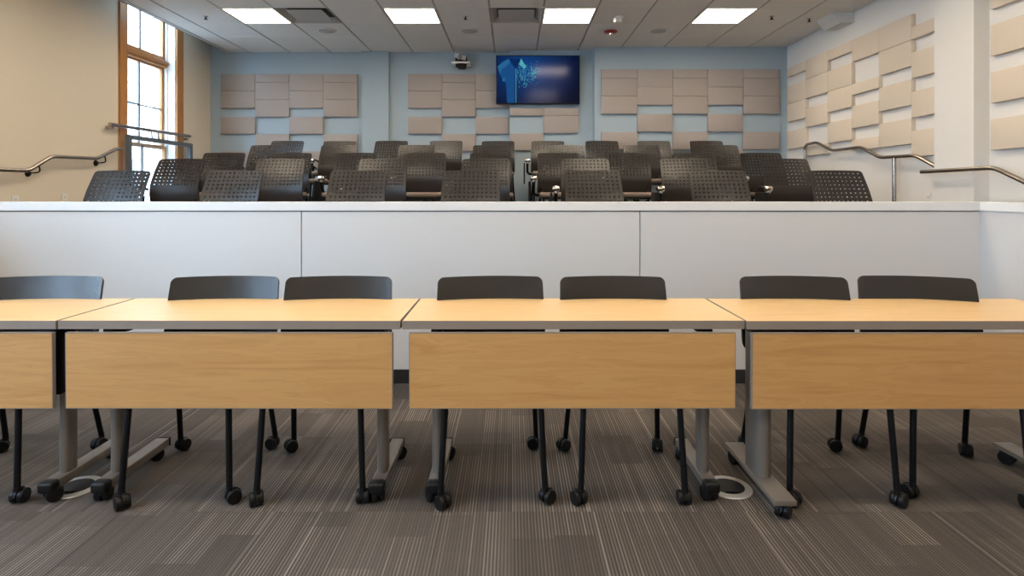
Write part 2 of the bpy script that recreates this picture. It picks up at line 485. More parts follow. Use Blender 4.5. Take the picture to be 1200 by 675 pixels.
# ------------------------------------------------------------------ half wall and raised floor
YW = 3.78
XWL, XWR = -3.62, 3.046
b = MB()
zc0, zc1 = 1.124, 1.180
seams = [XWL, -1.372, 0.834, XWR]
b.box(XWL, XWR + 0.14, YW + 0.012, YW + 0.15, 0.0, zc0, mi=1)
for a, c in zip(seams, seams[1:]):
    b.box(a + (0.003 if a != XWL else 0), c - (0.003 if c != XWR else 0), YW, YW + 0.0125, 0.09, zc0 - 0.006, mi=0, bevel=0.001, seg=1)
b.box(XWR, XWR + 0.14, 2.55, YW + 0.012, 0.0, zc0, mi=0)
b.box(XWL - 0.14, XWL, 2.55, YW + 0.15, 0.0, zc0, mi=0)
struct(b.build('wall_half', [M['laminate'], M['muntin']]))
b = MB()
b.box(XWL - 0.15, XWR + 0.15, YW - 0.012, YW + 0.165, zc0, zc1, bevel=0.003)
b.box(XWR - 0.012, XWR + 0.152, 2.53, YW - 0.012, zc0, zc1, bevel=0.003)
b.box(XWL - 0.152, XWL + 0.012, 2.53, YW - 0.012, zc0, zc1, bevel=0.003)
struct(b.build('trim_3', M['cap']))
b = MB()
b.box(XWL + 0.006, XWR - 0.006, YW - 0.006, YW + 0.012, 0.0, 0.09)
b.box(XWR - 0.006, XWR, 2.55, YW - 0.006, 0.0, 0.09)
struct(b.build('baseboard_half', M['rubber']))

ROW_D = [4.70, 5.53, 6.36, 7.27, 8.02]
ROW_Y = [d - 0.33 for d in ROW_D]
ROW_Z = [0.55, 0.69, 0.80, 0.955, 1.07]
for k in range(5):
    y0 = YW + 0.15 if k == 0 else ROW_Y[k] - 0.36
    z0 = 0.0 if k == 0 else ROW_Z[k - 1]
    b = MB(); b.box(XL, XR, y0, YB, z0, ROW_Z[k])
    struct(b.build('floor_tier', M['carpet']))
for s in (0, 1):
    x0, x1 = (XWR + 0.14, XR) if s else (XL, XWL - 0.14)
    for k in range(3):
        b = MB(); b.box(x0, x1, YW + 0.15 - 0.3 * (3 - k), YW + 0.15 - 0.3 * (2 - k), 0, 0.1375 * (k + 1))
        struct(b.build('floor_step', M['carpet']))
b = MB()
b.box(XL + 0.002, 1.18, YB - 0.012, YB, ROW_Z[4], ROW_Z[4] + 0.1)
struct(b.build('baseboard_back', M['rubber']))

# ------------------------------------------------------------------ ceiling fittings
def light_fixture(x, y, label):
    i, j = cell(x, y)
    xa, xb, ya, yb = gx[i] + 0.008, gx[i + 1] - 0.008, gy[j] + 0.006, gy[j + 1] - 0.006
    cx, cy = (xa + xb) / 2, (ya + yb) / 2
    e = empty('ceiling_light', (cx, cy, ZC), label, 'ceiling light', 'square ceiling lights')
    hx, hy = (xb - xa) / 2, (yb - ya) / 2
    b = MB()
    t = 0.018
    b.box(-hx, hx, -hy, -hy + t, -0.004, 0.05); b.box(-hx, hx, hy - t, hy, -0.004, 0.05)
    b.box(-hx, -hx + t, -hy + t, hy - t, -0.004, 0.05); b.box(hx - t, hx, -hy + t, hy - t, -0.004, 0.05)
    b.box(-hx, hx, -hy, hy, 0.05, 0.06)
    b.build('frame', M['white_plastic'], e)
    b = MB(); b.box(-hx + t, hx - t, -hy + t, hy - t, 0.002, 0.008)
    b.build('diffuser', M['diffuser'], e)
ordn = ['nearest the window wall', 'second from the window wall', 'third from the window wall', 'farthest from the window wall']
rows_l = ['glowing square ceiling light near the blue wall, ', 'square ceiling light above the first seat rows, ', 'square ceiling light above the maple tables, ', 'square ceiling light at the front of the room, ']
for r, y in enumerate(light_y):
    for k, x in enumerate(light_x):
        light_fixture(x, y, rows_l[r] + ordn[k])

def vent(x, y, label):
    i, j = cell(x, y)
    hx, hy = (gx[i + 1] - gx[i]) / 2 - 0.008, (gy[j + 1] - gy[j]) / 2 - 0.006
    e = empty('ceiling_vent', ((gx[i] + gx[i + 1]) / 2, (gy[j] + gy[j + 1]) / 2, ZC), label, 'air vent', 'square ceiling vents')
    b = MB()
    A = [(-hx, -hy, 0.0), (hx, -hy, 0.0), (hx, hy, 0.0), (-hx, hy, 0.0)]
    q = 0.07
    Bp = [(-hx + q, -hy + q, 0.055), (hx - q, -hy + q, 0.055), (hx - q, hy - q, 0.055), (-hx + q, hy - q, 0.055)]
    for k in range(4): b.quad([A[k], A[(k + 1) % 4], Bp[(k + 1) % 4], Bp[k]])
    b.build('cone', M['grey_plastic'], e)
    b = MB(); b.box(-hx, hx, -hy, hy, 0.07, 0.075); b.build('duct', M['rubber'], e)
    b = MB(); b.box(-hx + 0.085, hx - 0.085, -hy + 0.085, hy - 0.085, 0.004, 0.012, bevel=0.003); b.build('plaque', M['grey_plastic'], e)
vent(*vents[0], 'square plaque air vent in ceiling between the two window-side lights')
vent(*vents[1], 'square plaque air vent in ceiling beside the light above the screen')

def speaker(x, y, label):
    e = empty('ceiling_speaker', (x, y, ZC), label, 'speaker', 'round ceiling speakers')
    b = MB(); b.lathe([(0.125, 0.0), (0.125, -0.006), (0.115, -0.009)], n=32); b.build('rim', M['white_plastic'], e, 40)
    b = MB(); b.lathe([(0.113, -0.006), (0.10, -0.012), (0.0001, -0.016)], n=32); b.build('grille', M['grey_plastic'], e, 40)
speaker(-2.384, 7.47, 'round ceiling speaker behind the window-side air vent')
speaker(-0.55, 7.47, 'round ceiling speaker above the wall camera')
speaker(1.88, 7.47, 'round ceiling speaker above the forward blue wall, past the red alarm')

def sprinkler(x, y, label):
    e = empty('sprinkler_head', (x, y, ZC), label, 'sprinkler', 'ceiling sprinklers')
    b = MB(); b.lathe([(0.028, 0.0), (0.026, -0.006), (0.012, -0.008)], n=20); b.build('rosette', M['grey_plastic'], e, 40)
    b = MB(); b.cyl((0, 0, -0.006), (0, 0, -0.034), 0.009, 12); b.lathe([(0.022, -0.034), (0.022, -0.038)], n=16); b.build('nozzle', M['black_metal'], e, 40)
sprinkler(-3.62, 6.86, 'small sprinkler head in ceiling between window pocket and first light')
sprinkler(-0.55, 6.86, 'small sprinkler head in ceiling in front of the wall camera')
sprinkler(3.07, 6.86, 'small sprinkler head in ceiling beside the light farthest from the windows')
sprinkler(3.56, 6.95, 'small sprinkler head tucked beside the white corner bulkhead')

e = empty('smoke_detector', (1.27, 7.46, ZC), 'dark red round fire alarm on ceiling beyond the white sensor', 'fire alarm')
b = MB(); b.lathe([(0.055, 0.0), (0.055, -0.014)], n=24); b.build('base', M['white_plastic'], e, 40)
b = MB(); b.lathe([(0.085, -0.012), (0.088, -0.022), (0.07, -0.036), (0.035, -0.04)], n=28); b.build('housing', M['red_plastic'], e, 40)
b = MB(); b.lathe([(0.026, -0.038), (0.024, -0.056), (0.01, -0.062)], n=16); b.build('strobe', M['chrome'], e, 40)
e = empty('occupancy_sensor', (1.27, 6.88, ZC), 'small white angled sensor on ceiling near the red alarm', 'sensor')
b = MB(); b.lathe([(0.05, 0.0), (0.048, -0.02), (0.035, -0.03)], n=24); b.build('base', M['white_plastic'], e, 40)
mt = Matrix.Translation((-0.02, -0.02, -0.045)) @ Matrix.Rotation(R(25), 4, 'Z')
b = MB(); b.box(-0.045, 0.045, -0.03, 0.03, -0.03, 0.025, bevel=0.01, mtx=mt); b.build('lens', M['white_plastic'], e, 40)

# ------------------------------------------------------------------ acoustic panels
U = 0.1275
ZTOP = 2.985
nth = ['first', 'second', 'third', 'fourth', 'fifth', 'sixth', 'seventh']
def panel_column(kind, spans, lo, hi, plane, m, text, group):
    """one column of fabric panels; lo..hi runs along the wall, plane is the wall face"""
    n = len(spans)
    for k, (u0, u1) in enumerate(spans):
        z1, z0 = ZTOP - u0 * U - 0.0015, ZTOP - u1 * U + 0.0015
        where = 'only piece' if n == 1 else ('topmost' if k == 0 else ('lowest' if k == n - 1 else '%s from top' % nth[k]))
        b = MB()
        t = 0.045
        L, H = (hi - lo) / 2 - 0.0015, (z1 - z0) / 2
        if kind == 'back': b.box(-L, L, -t, -0.001, -H, H, bevel=0.004, seg=2); loc = ((lo + hi) / 2, plane, (z0 + z1) / 2)
        else: b.box(-t, -0.001, -L, L, -H, H, bevel=0.004, seg=2); loc = (plane, (lo + hi) / 2, (z0 + z1) / 2)
        o = b.build('acoustic_panel', m, None, 50, loc)
        tag(o, '%s, %s' % (text, where), 'wall panel', group)
PA = [(0, 1), (1, 3), (3, 5), (7, 9)]
PB = [(0, 2), (2, 4), (5, 7), (9, 11)]
# group on the window side
xs = [X_at(p, 8.62) for p in (258.7, 299, 339, 378.7, 418.7)]
for k in range(4):
    panel_column('back', PB if k % 2 == 0 else PA, xs[k], xs[k + 1], YB, M['felt_taupe'],
                 'taupe wall panel, group nearest the window, %s column from it' % nth[k], 'taupe panels nearest the window')
xs = [X_at(p, 8.62) for p in (478.1, 517.9, 557.3, 596.5)]
for k in range(3):
    panel_column('back', PB if k % 2 == 0 else PA, xs[k], xs[k + 1], YB, M['felt_taupe'],
                 'taupe wall panel, group under the camera, %s column from window side' % nth[k], 'taupe panels under the camera')
xs = [X_at(p, 8.5) for p in (597.5, 637, 678)]
panel_column('back', [(4.1, 5), (7, 9)], xs[0], xs[1], 8.54, M['felt_taupe'], 'taupe wall panel under the screen, column nearer the camera', 'taupe panels under the screen')
panel_column('back', [(4.1, 5), (5, 7), (9, 11)], xs[1], xs[2], 8.54, M['felt_taupe'], 'taupe wall panel under the screen, column farther from the camera', 'taupe panels under the screen')
xs = [X_at(p, 8.29) for p in (704.5, 746.9, 788.4, 829.5, 871, 913.5)]
for k in range(5):
    panel_column('back', PA if k % 2 == 0 else PB, xs[k], xs[k + 1], YR, M['felt_taupe'],
                 'taupe wall panel, group past the screen, %s column from it' % nth[k], 'taupe panels past the screen')
ysr = [3.905 * F / (p - CX) for p in (922, 943.7, 969.6, 998, 1029.6, 1067.8, 1097)]
SP = [[(0, 1), (2, 4), (4, 6), (7, 9)], [(0, 2), (2, 4), (5, 7), (9, 10)], [(0, 1), (2, 4), (4, 6), (7, 9)],
      [(0, 2), (4, 5), (6, 8), (9, 10)], [(0, 2), (2, 4), (5, 7), (8, 10)], [(1, 2), (3, 5), (6, 8), (9, 11)]]
for k in range(6):
    panel_column('side', SP[k], max(ysr[k + 1], 5.255), ysr[k], XR, M['felt_cream'],
                 'cream panel on the white wall, %s column from blue wall' % nth[k], 'cream panels on the white wall')
panel_column('side', [(0, 2), (3, 5), (6, 8), (9, 11)], 4.0, 4.74, XR, M['felt_cream'],
             'cream wall panel on the camera side of the pilaster', 'cream panels before the pilaster')

# ------------------------------------------------------------------ screen and camera
TY = 8.46
tx0, tx1 = X_at(581.3, TY - 0.03), X_at(679.6, TY - 0.03)
tz1, tz0 = Z_at(64.8, TY - 0.03), Z_at(121.9, TY - 0.03)
tw, th = (tx1 - tx0) / 2, (tz1 - tz0) / 2
tv = empty('television', ((tx0 + tx1) / 2, TY, (tz0 + tz1) / 2), 'large black wall television showing a deep blue image', 'television')
b = MB(); b.box(-tw, tw, -0.03, 0.02, -th, th, bevel=0.006); b.build('housing', M['black_plastic'], tv, 40)
b = MB(); b.box(-0.25, 0.25, 0.02, 0.079, -0.2, 0.2); b.build('wall_mount', M['black_metal'], tv)
b = MB()
sw, sh = tw - 0.012, th - 0.012
b.box(-sw, sw, -0.033, -0.0301, -sh, sh + 0.0, mi=0)
def S(px, py):        # pixel of the crop in the photo -> screen plane
    return (-sw + (px - 447) / (1097 - 447) * 2 * sw, sh - (py - 70) / (435 - 70) * 2 * sh)
def poly(pts, mi, d):
    b.quad([(S(*p)[0], -0.033 - d, S(*p)[1]) for p in pts], mi)
poly([(452, 150), (490, 118), (540, 90), (560, 130), (588, 168), (588, 432), (528, 432), (520, 280), (498, 262), (470, 210)], 1, 0.0006)
poly([(452, 150), (490, 118), (540, 90), (552, 118), (520, 150), (488, 170), (470, 210)], 2, 0.0010)
poly([(488, 170), (520, 150), (516, 240), (508, 262), (492, 262)], 1, 0.0012)
poly([(492, 240), (512, 236), (510, 266), (490, 266)], 2, 0.0014)
poly([(548, 92), (638, 92), (596, 168)], 4, 0.0010)
poly([(596, 168), (600, 168), (600, 432), (596, 432)], 3, 0.0012)
poly([(638, 88), (660, 125), (680, 152), (660, 172), (645, 150), (622, 138)], 3, 0.0012)
poly([(652, 170), (672, 178), (682, 210), (664, 250), (648, 200)], 1, 0.0010)
rr = random.Random(3)
for k in range(230):
    px = rr.gauss(665, 48); py = rr.gauss(215, 50)
    if not (602 < px < 790 and 110 < py < 330): continue
    s = rr.uniform(1.6, 3.0)
    poly([(px - s, py - s), (px + s, py - s), (px + s, py + s), (px - s, py + s)], rr.choice([2, 3, 3]), 0.0016)
for k in range(60):
    px = rr.gauss(738, 18); py = rr.gauss(195, 20); s = rr.uniform(1.6, 3.2)
    poly([(px - s, py - s), (px + s, py - s), (px + s, py + s), (px - s, py + s)], 3, 0.0018)
b.build('screen', [M['screen'], M['img_blue'], M['img_sky'], M['img_cyan'], M['img_navy']], tv)

cyy = 8.45
cam_e = empty('conference_camera', (X_at(540.5, cyy), cyy, Z_at(74.5, cyy)), 'small conference camera on a thin wall shelf beside the television', 'camera')
b = MB(); b.box(-0.135, 0.135, -0.09, 0.19, -0.012, 0.012, bevel=0.004); b.build('shelf', M['white_plastic'], cam_e, 40)
b = MB(); b.lathe([(0.02, -0.06), (0.075, -0.055), (0.085, -0.012)], n=24); b.box(-0.05, 0.05, 0.05, 0.19, -0.05, -0.012); b.build('wall_bracket', M['black_plastic'], cam_e, 40)
b = MB(); b.lathe([(0.07, 0.012), (0.075, 0.03), (0.06, 0.05)], n=24); b.box(-0.085, -0.06, -0.03, 0.03, 0.03, 0.12, bevel=0.008); b.box(0.06, 0.085, -0.03, 0.03, 0.03, 0.11, bevel=0.008); b.build('base', M['black_plastic'], cam_e, 40)
mt = Matrix.Translation((-0.005, -0.005, 0.10)) @ Matrix.Rotation(R(17), 4, 'Y') @ Matrix.Rotation(R(12), 4, 'X')
b = MB(); b.box(-0.085, 0.085, -0.07, 0.07, -0.038, 0.038, bevel=0.012, mtx=mt); b.build('head', M['grey_plastic'], cam_e, 40)
mt2 = mt @ Matrix.Translation((0.0, -0.07, 0.0))
b = MB(); vs = b.lathe([(0.03, 0.0), (0.03, -0.012), (0.022, -0.014)], axis='y', n=20)
for v in b.bm.verts: v.co = mt2 @ v.co
b.build('lens', M['dark_glass'], cam_e, 40)

# ------------------------------------------------------------------ handrails
def smooth_path(pts, r=0.05, n=4):
    P = [Vector(p) for p in pts]
    out = [P[0]]
    for a, p, c in zip(P, P[1:], P[2:]):
        u = (a - p); w = (c - p)
        k = min(r, u.length * 0.45, w.length * 0.45)
        s, e2 = p + u.normalized() * k, p + w.normalized() * k
        for i in range(n + 1):
            t = i / n
            out.append((1 - t) ** 2 * s + 2 * t * (1 - t) * p + t * t * e2)
    out.append(P[-1])
    return out
def at_wall(px, py, Xw):
    D = Xw * F / (px - CX)
    return (Xw, D, Z_at(py, D))
RX = 3.86
hr = empty('handrail', (RX, 6.8, 0.72), 'stepped steel handrail on posts along the cream-panelled wall', 'handrail', 'steel handrails')
off = Vector((-RX, -6.8, -0.72))
L_ = lambda p: tuple(Vector(p) + off)
pth = [(RX, 7.64, ROW_Z[3]), (RX, 7.64, 1.855), (RX, 7.35, 1.865), (RX, 7.0, 1.735), (RX, 6.42, 1.735), (RX, 6.09, 1.60), (RX, 5.55, 1.59), (RX, 5.12, 1.40)]
b = MB(); b.tube(smooth_path([L_(p) for p in pth], 0.07), 0.0185, 12); b.build('rail', M['steel'], hr, 50)
b = MB(); b.cyl(L_((RX, 5.86, ROW_Z[1])), L_((RX, 5.86, 1.585)), 0.0185, 12); b.build('post', M['steel'], hr, 50)
b = MB(); b.lathe([(0.045, 0.0), (0.045, 0.008), (0.022, 0.012)], center=L_((RX, 5.86, ROW_Z[1]))); b.lathe([(0.045, 0.0), (0.045, 0.008), (0.022, 0.012)], center=L_((RX, 7.64, ROW_Z[3]))); b.build('foot_flange', M['steel'], hr, 50)
RX2 = 3.74
hr = empty('handrail', (RX2, 4.6, 1.2), 'lower steel handrail crossing the white pilaster and sloping down', 'handrail', 'steel handrails')
off = Vector((-RX2, -4.6, -1.2))
pth = [(RX2, 5.30, 1.425), (RX2, 4.50, 1.432), (RX2, 4.18, 1.295), (RX2, 3.2, 0.88), (RX2, 2.9, 0.88)]
b = MB(); b.tube(smooth_path([L_(p) for p in pth], 0.06), 0.0185, 12); b.build('rail', M['steel'], hr, 50)
b = MB()
for y_, z_ in ((4.1, 1.26), (3.4, 0.965)):
    xe = 3.82 if y_ > 4.8 else XR
    b.tube(smooth_path([L_((RX2, y_, z_ - 0.015)), L_((RX2 + 0.02, y_, z_ - 0.07)), L_((xe, y_, z_ - 0.07))], 0.03), 0.007, 8)
    b.lathe([(0.03, -0.008), (0.034, 0.0)], center=L_((xe, y_, z_ - 0.07)), axis='x', n=16)
b.build('bracket', M['steel'], hr, 50)
LX = -4.42
hr = empty('handrail', (LX, 5.6, 1.2), 'steel wall handrail stepping up the warm-lit wall before the window', 'handrail', 'steel handrails')
off = Vector((-LX, -5.6, -1.2))
pth = [(LX, 3.6, 1.16), (LX, 4.2, 1.43), (LX, 5.30, 1.435), (LX, 5.57, 1.582), (LX, 6.18, 1.595), (LX, 6.48, 1.72), (LX, 6.56, 1.722), (-4.475, 6.56, 1.722)]
b = MB(); b.tube(smooth_path([L_(p) for p in pth], 0.05), 0.0185, 12); b.build('rail', M['steel'], hr, 50)
for y_, z_ in ((5.42, 1.50), (6.30, 1.635)):
    b = MB()
    b.tube(smooth_path([L_((LX, y_, z_ - 0.01)), L_((LX, y_ + 0.02, z_ - 0.075)), L_((XL, y_ - 0.03, z_ - 0.085))], 0.04), 0.007, 8)
    b.lathe([(0.034, 0.0), (0.03, 0.012), (0.012, 0.02)], center=L_((XL, y_ - 0.03, z_ - 0.085)), axis='x', n=16)
    b.build('bracket', M['black_metal'], hr, 50)

GX = -4.40
gd = empty('window_guard', (GX, 7.2, ROW_Z[2]), 'grey framed guard panel with a steel top rail before the window', 'guard rail')
off = Vector((-GX, -7.2, -ROW_Z[2]))
b = MB(); b.tube([L_((-4.43, 6.39, 1.985)), L_((-4.43, 6.44, 1.985)), L_((-4.43, 7.98, 2.0))], 0.021, 12)
b.build('rail', M['steel'], gd, 50)
for (y_, ln) in ((6.44, 0.03), (7.93, 0.02)):
    z_ = 1.985
    b = MB()
    b.box(*[c for pr in zip(L_((XL - 0.0, y_ - 0.02, z_ - 0.045)), L_((-4.43, y_ + 0.02, z_ - 0.015))) for c in pr])
    b.build('wall_bracket', M['steel'], gd)
for y_ in (7.13, 7.26):
    b = MB()
    b.cyl(L_((GX - 0.02, y_, 1.88)), L_((-4.43, y_, 1.985)), 0.009, 8)
    b.build('post', M['guard'], gd)
b = MB()
def bx(y0, y1, z0, z1, xw=0.022):
    p, q = L_((GX - xw, y0, z0)), L_((GX + xw, y1, z1))
    b.box(p[0], q[0], p[1], q[1], p[2], q[2])
bx(6.63, 6.69, ROW_Z[2], 1.895); bx(7.90, 7.96, ROW_Z[2], 1.895); bx(6.69, 7.90, 1.845, 1.895); bx(6.69, 7.90, 0.98, 1.03)
b.build('frame', M['guard'], gd)
b = MB(); p, q = L_((GX - 0.004, 6.69, 1.03)), L_((GX + 0.004, 7.90, 1.845)); b.box(p[0], q[0], p[1], q[1], p[2], q[2]); b.build('glass_panel', M['glass'], gd)

def outlet(loc, sx, label):
    e = empty('wall_outlet', loc, label, 'outlet', 'white wall outlets')
    b = MB(); b.box(min(0, sx * 0.008), max(0, sx * 0.008), -0.037, 0.037, -0.058, 0.058, bevel=0.002); b.build('cover_plate', M['white_plastic'], e)
    for dz in (-0.022, 0.022):
        b = MB(); b.box(min(sx * 0.008, sx * 0.011), max(sx * 0.008, sx * 0.011), -0.016, 0.016, dz - 0.014, dz + 0.014, bevel=0.001); b.build('socket', M['gridw'], e)
outlet((XL, 5.83, 1.165), 1, 'white outlet plate on warm-lit wall, closer to the window')
outlet((XL, 5.25, 1.15), 1, 'white outlet plate on warm-lit wall, farther from the window')
outlet((XR, 5.50, 1.17), -1, 'white outlet plate on the white wall under the panels')

# ------------------------------------------------------------------ shared chair pieces
def rounded_shell(a, prof, thick, holes=None, rt=0.03, rb=0.03, wrap=0.5, arch=0.006, wfun=None):
    """shell of half-width a following prof [(y, z), ...]; holes = (cols, rows, t_top, t_bot, hole_w, hole_h)"""
    P = [Vector((0, y, z)) for y, z in prof]
    # dense smooth resample (Catmull-Rom)
    dense = []
    for i in range(len(P) - 1):
        p0, p1, p2, p3 = P[max(0, i - 1)], P[i], P[i + 1], P[min(len(P) - 1, i + 2)]
        for k in range(12):
            t = k / 12
            dense.append(0.5 * ((2 * p1) + (p2 - p0) * t + (2 * p0 - 5 * p1 + 4 * p2 - p3) * t * t + (3 * p1 - p0 - 3 * p2 + p3) * t ** 3))
    dense.append(P[-1])
    cum = [0.0]
    for p, q in zip(dense, dense[1:]): cum.append(cum[-1] + (q - p).length)
    Lh = cum[-1]
    def at(t):
        t = max(0.0, min(Lh, t))
        for i in range(len(cum) - 1):
            if t <= cum[i + 1]:
                f = (t - cum[i]) / max(1e-9, cum[i + 1] - cum[i])
                return dense[i].lerp(dense[i + 1], f)
        return dense[-1]
    def lines(lo, hi, extra, step):
        s = sorted(set([round(v, 5) for v in extra] + [round(lo, 5), round(hi, 5)]))
        out = []
        for p, q in zip(s, s[1:]):
            k = max(1, int(math.ceil((q - p) / step)))
            out += [p + (q - p) * i / k for i in range(k)]
        return out + [s[-1]]
    ex_x = [-a + rt * f for f in (0.25, 0.5, 0.75, 1)] + [a - rt * f for f in (0.25, 0.5, 0.75, 1)]
    ex_t = [rb * f for f in (0.25, 0.5, 0.75, 1)] + [Lh - rt * f for f in (0.25, 0.5, 0.75, 1)]
    hx, ht = [], []
    if holes:
        nc, nr, tb, tt, hw, hh = holes
        mx = a - 0.026
        for c in range(nc):
            xc = -mx + hw / 2 + (2 * mx - hw) * c / (nc - 1); hx.append((xc - hw / 2, xc + hw / 2))
        for r in range(nr):
            tc = Lh - tt - hh / 2 - (Lh - tt - tb - hh) * r / (nr - 1) * 1.0; ht.append((tc - hh / 2, tc + hh / 2))
        ex_x = [-a, a] + [v for p in hx for v in p] + [-a + rt * 0.3, -a + rt * 0.65, a - rt * 0.3, a - rt * 0.65]
        ex_t = ex_t + [v for p in ht for v in p]
    xs, ts = lines(-a, a, ex_x, 0.05), lines(0, Lh, ex_t, 0.03)
    bm = bmesh.new()
    grid = []
    for t in ts:
        row = []
        for x in xs:
            xx, tt_ = x, t
            for (top, r) in ((True, rt), (False, rb)):
                q = (t - (Lh - r)) / r if top else (r - t) / r
                p = (abs(x) - (a - r)) / r
                if p > 0 and q > 0:
                    pn, qn = p * math.sqrt(1 - q * q / 2), q * math.sqrt(1 - p * p / 2)
                    xx = math.copysign(a - r + pn * r, x)
                    tt_ = (Lh - r + qn * r) if top else (r - qn * r)
            c = at(tt_)
            w = wfun(tt_ / Lh) if wfun else 1.0
            k = arch * (1 - (xx / a) ** 2) * max(0, (tt_ / Lh - 0.6) / 0.4)
            row.append(bm.verts.new((xx * w, c.y - wrap * xx * xx, c.z + k)))
        grid.append(row)
    def inside(v0, v1, rng):
        m = (v0 + v1) / 2
        return any(p < m < q for p, q in rng)
    for j in range(len(ts) - 1):
        for i in range(len(xs) - 1):
            if holes and inside(xs[i], xs[i + 1], hx) and inside(ts[j], ts[j + 1], ht): continue
            bm.faces.new((grid[j][i], grid[j][i + 1], grid[j + 1][i + 1], grid[j + 1][i]))
    for v in [v for v in bm.verts if not v.link_faces]: bm.verts.remove(v)
    bmesh.ops.recalc_face_normals(bm, faces=bm.faces[:])
    bmesh.ops.solidify(bm, geom=bm.faces[:], thickness=thick)
    m = MB(); m.bm.free(); m.bm = bm
    return m

def caster_mesh(name, r=0.029, w=0.021, yaw=0.0, stem=0.075):
    b = MB()
    for s in (-1, 1):
        c = s * (w * 0.5 + 0.004)
        b.lathe([(r * 0.55, c - w / 2), (r * 0.92, c - w / 2), (r, c - w / 2 + 0.004), (r, c + w / 2 - 0.004), (r * 0.92, c + w / 2), (r * 0.55, c + w / 2)],
                center=(0, 0.014, r), axis='x', n=20)
    # hood over the wheels, then the swivel stem
    n = 10
    pr = [(0.014 + (r + 0.003) * math.cos(t), r + (r + 0.003) * math.sin(t)) for t in [math.pi * k / n for k in range(n + 1)]]
    b.prism(pr + [(-r * 0.5 + 0.014, r * 0.9), (r * 0.5 + 0.014, r * 0.9)], -0.0035, 0.0035, 'yz')
    b.cyl((0, 0, r * 1.1), (0, 0, stem), 0.009, 10)
    b.lathe([(0.013, r * 2 - 0.004), (0.013, r * 2 + 0.012)], n=12)
    for v in b.bm.verts: v.co = Matrix.Rotation(yaw, 4, 'Z') @ v.co
    return b.mesh(name, M['black_plastic'], 40)

LEGS = [(-0.2075, -0.25, -0.193, -0.222), (0.2075, -0.25, 0.193, -0.222), (-0.222, 0.25, -0.20, 0.175), (0.222, 0.25, 0.20, 0.175)]
leg_meshes, cast_meshes = [], []
for k, (x0, y0, x1, y1) in enumerate(LEGS):
    b = MB()
    b.tube(smooth_path([(0, 0, 0.066), (x1 - x0, y1 - y0, 0.405), (x1 - x0 + (0.02 if x0 < 0 else -0.02), (y1 - y0) + (0.05 if y0 < 0 else -0.05), 0.425)], 0.03), 0.0125, 10)
    leg_meshes.append(b.mesh('leg', M['black_metal'], 50))

def frame_mesh():
    b = MB()
    for s in (-1, 1):
        b.tube(smooth_path([(s * 0.17, -0.13, 0.425), (s * 0.185, 0.12, 0.425), (s * 0.20, 0.20, 0.50), (s * 0.20, 0.235, 0.66)], 0.05), 0.011, 8)
    b.tube([(-0.17, -0.11, 0.425), (0.17, -0.11, 0.425)], 0.010, 8)
    b.tube([(-0.18, 0.12, 0.425), (0.18, 0.12, 0.425)], 0.010, 8)
    return b.mesh('frame', M['black_metal'], 50)
FRAME = frame_mesh()

def cast_var(k):
    return caster_mesh('caster', yaw=[0.5, -0.9, 2.2, 1.4, -2.4, 0.0, -0.4, 2.9][k % 8])
CAST = [cast_var(k) for k in range(8)]

# ---- plain chair used at the tables
back_prof = [(0.175, 0.50), (0.20, 0.56), (0.222, 0.66), (0.238, 0.75), (0.262, 0.838)]
BACK_P = rounded_shell(0.262, back_prof, 0.011, None, rt=0.027, rb=0.05, wrap=0.5, arch=0.002,
                       wfun=lambda t: 1.0 - 0.04 * t).mesh('backrest', M['shell_smooth'], 35)
def rim_mesh():
    b = MB()
    return b
seat_b = rounded_shell(0.19, [(-0.165, 0.425), (-0.14, 0.452), (-0.07, 0.456), (0.05, 0.445), (0.15, 0.452), (0.19, 0.475)], 0.014, None, rt=0.06, rb=0.06, wrap=0.0, arch=0.0)
for v in seat_b.bm.verts: v.co.z += 0.25 * v.co.x ** 2
SEAT_P = seat_b.mesh('seat', M['shell_smooth'], 40)

def table_chair(x, y, rz, label, seed):
    e = empty('caster_chair', (x, y, 0), label, 'chair', 'plain black chairs at the tables', rz)
    add('seat', SEAT_P, e); add('backrest', BACK_P, e); add('frame', FRAME, e)
    for k, (x0, y0, x1, y1) in enumerate(LEGS):
        l = add('leg', leg_meshes[k], e, (x0, y0, 0))
        add('caster', CAST[(seed * 3 + k * 5 + seed) % 8], l)
    return e

tc = [(61, -2.205, 0.06), (266, -1.358, 0.07), (398.5, -0.818, 0.05), (575.5, -0.09, 0.06), (718, 0.482, 0.0), (931, 1.335, -0.06), (1077, 1.885, -0.21)]
tl = ['plain black caster chair at the table nearest the window wall',
      'plain black caster chair at second table from windows, window-side one of its pair',
      'plain black caster chair at second table from windows, railing-side one of its pair',
      'plain black caster chair at third table from windows, window-side one of its pair',
      'plain black caster chair at third table from windows, railing-side one of its pair',
      'plain black caster chair at the last table, window-side one of its pair',
      'plain black caster chair, slightly turned, at the last table beside the half wall corner']
for k, (p, x, rz) in enumerate(tc):
    table_chair(x, 2.562, rz, tl[k], k)

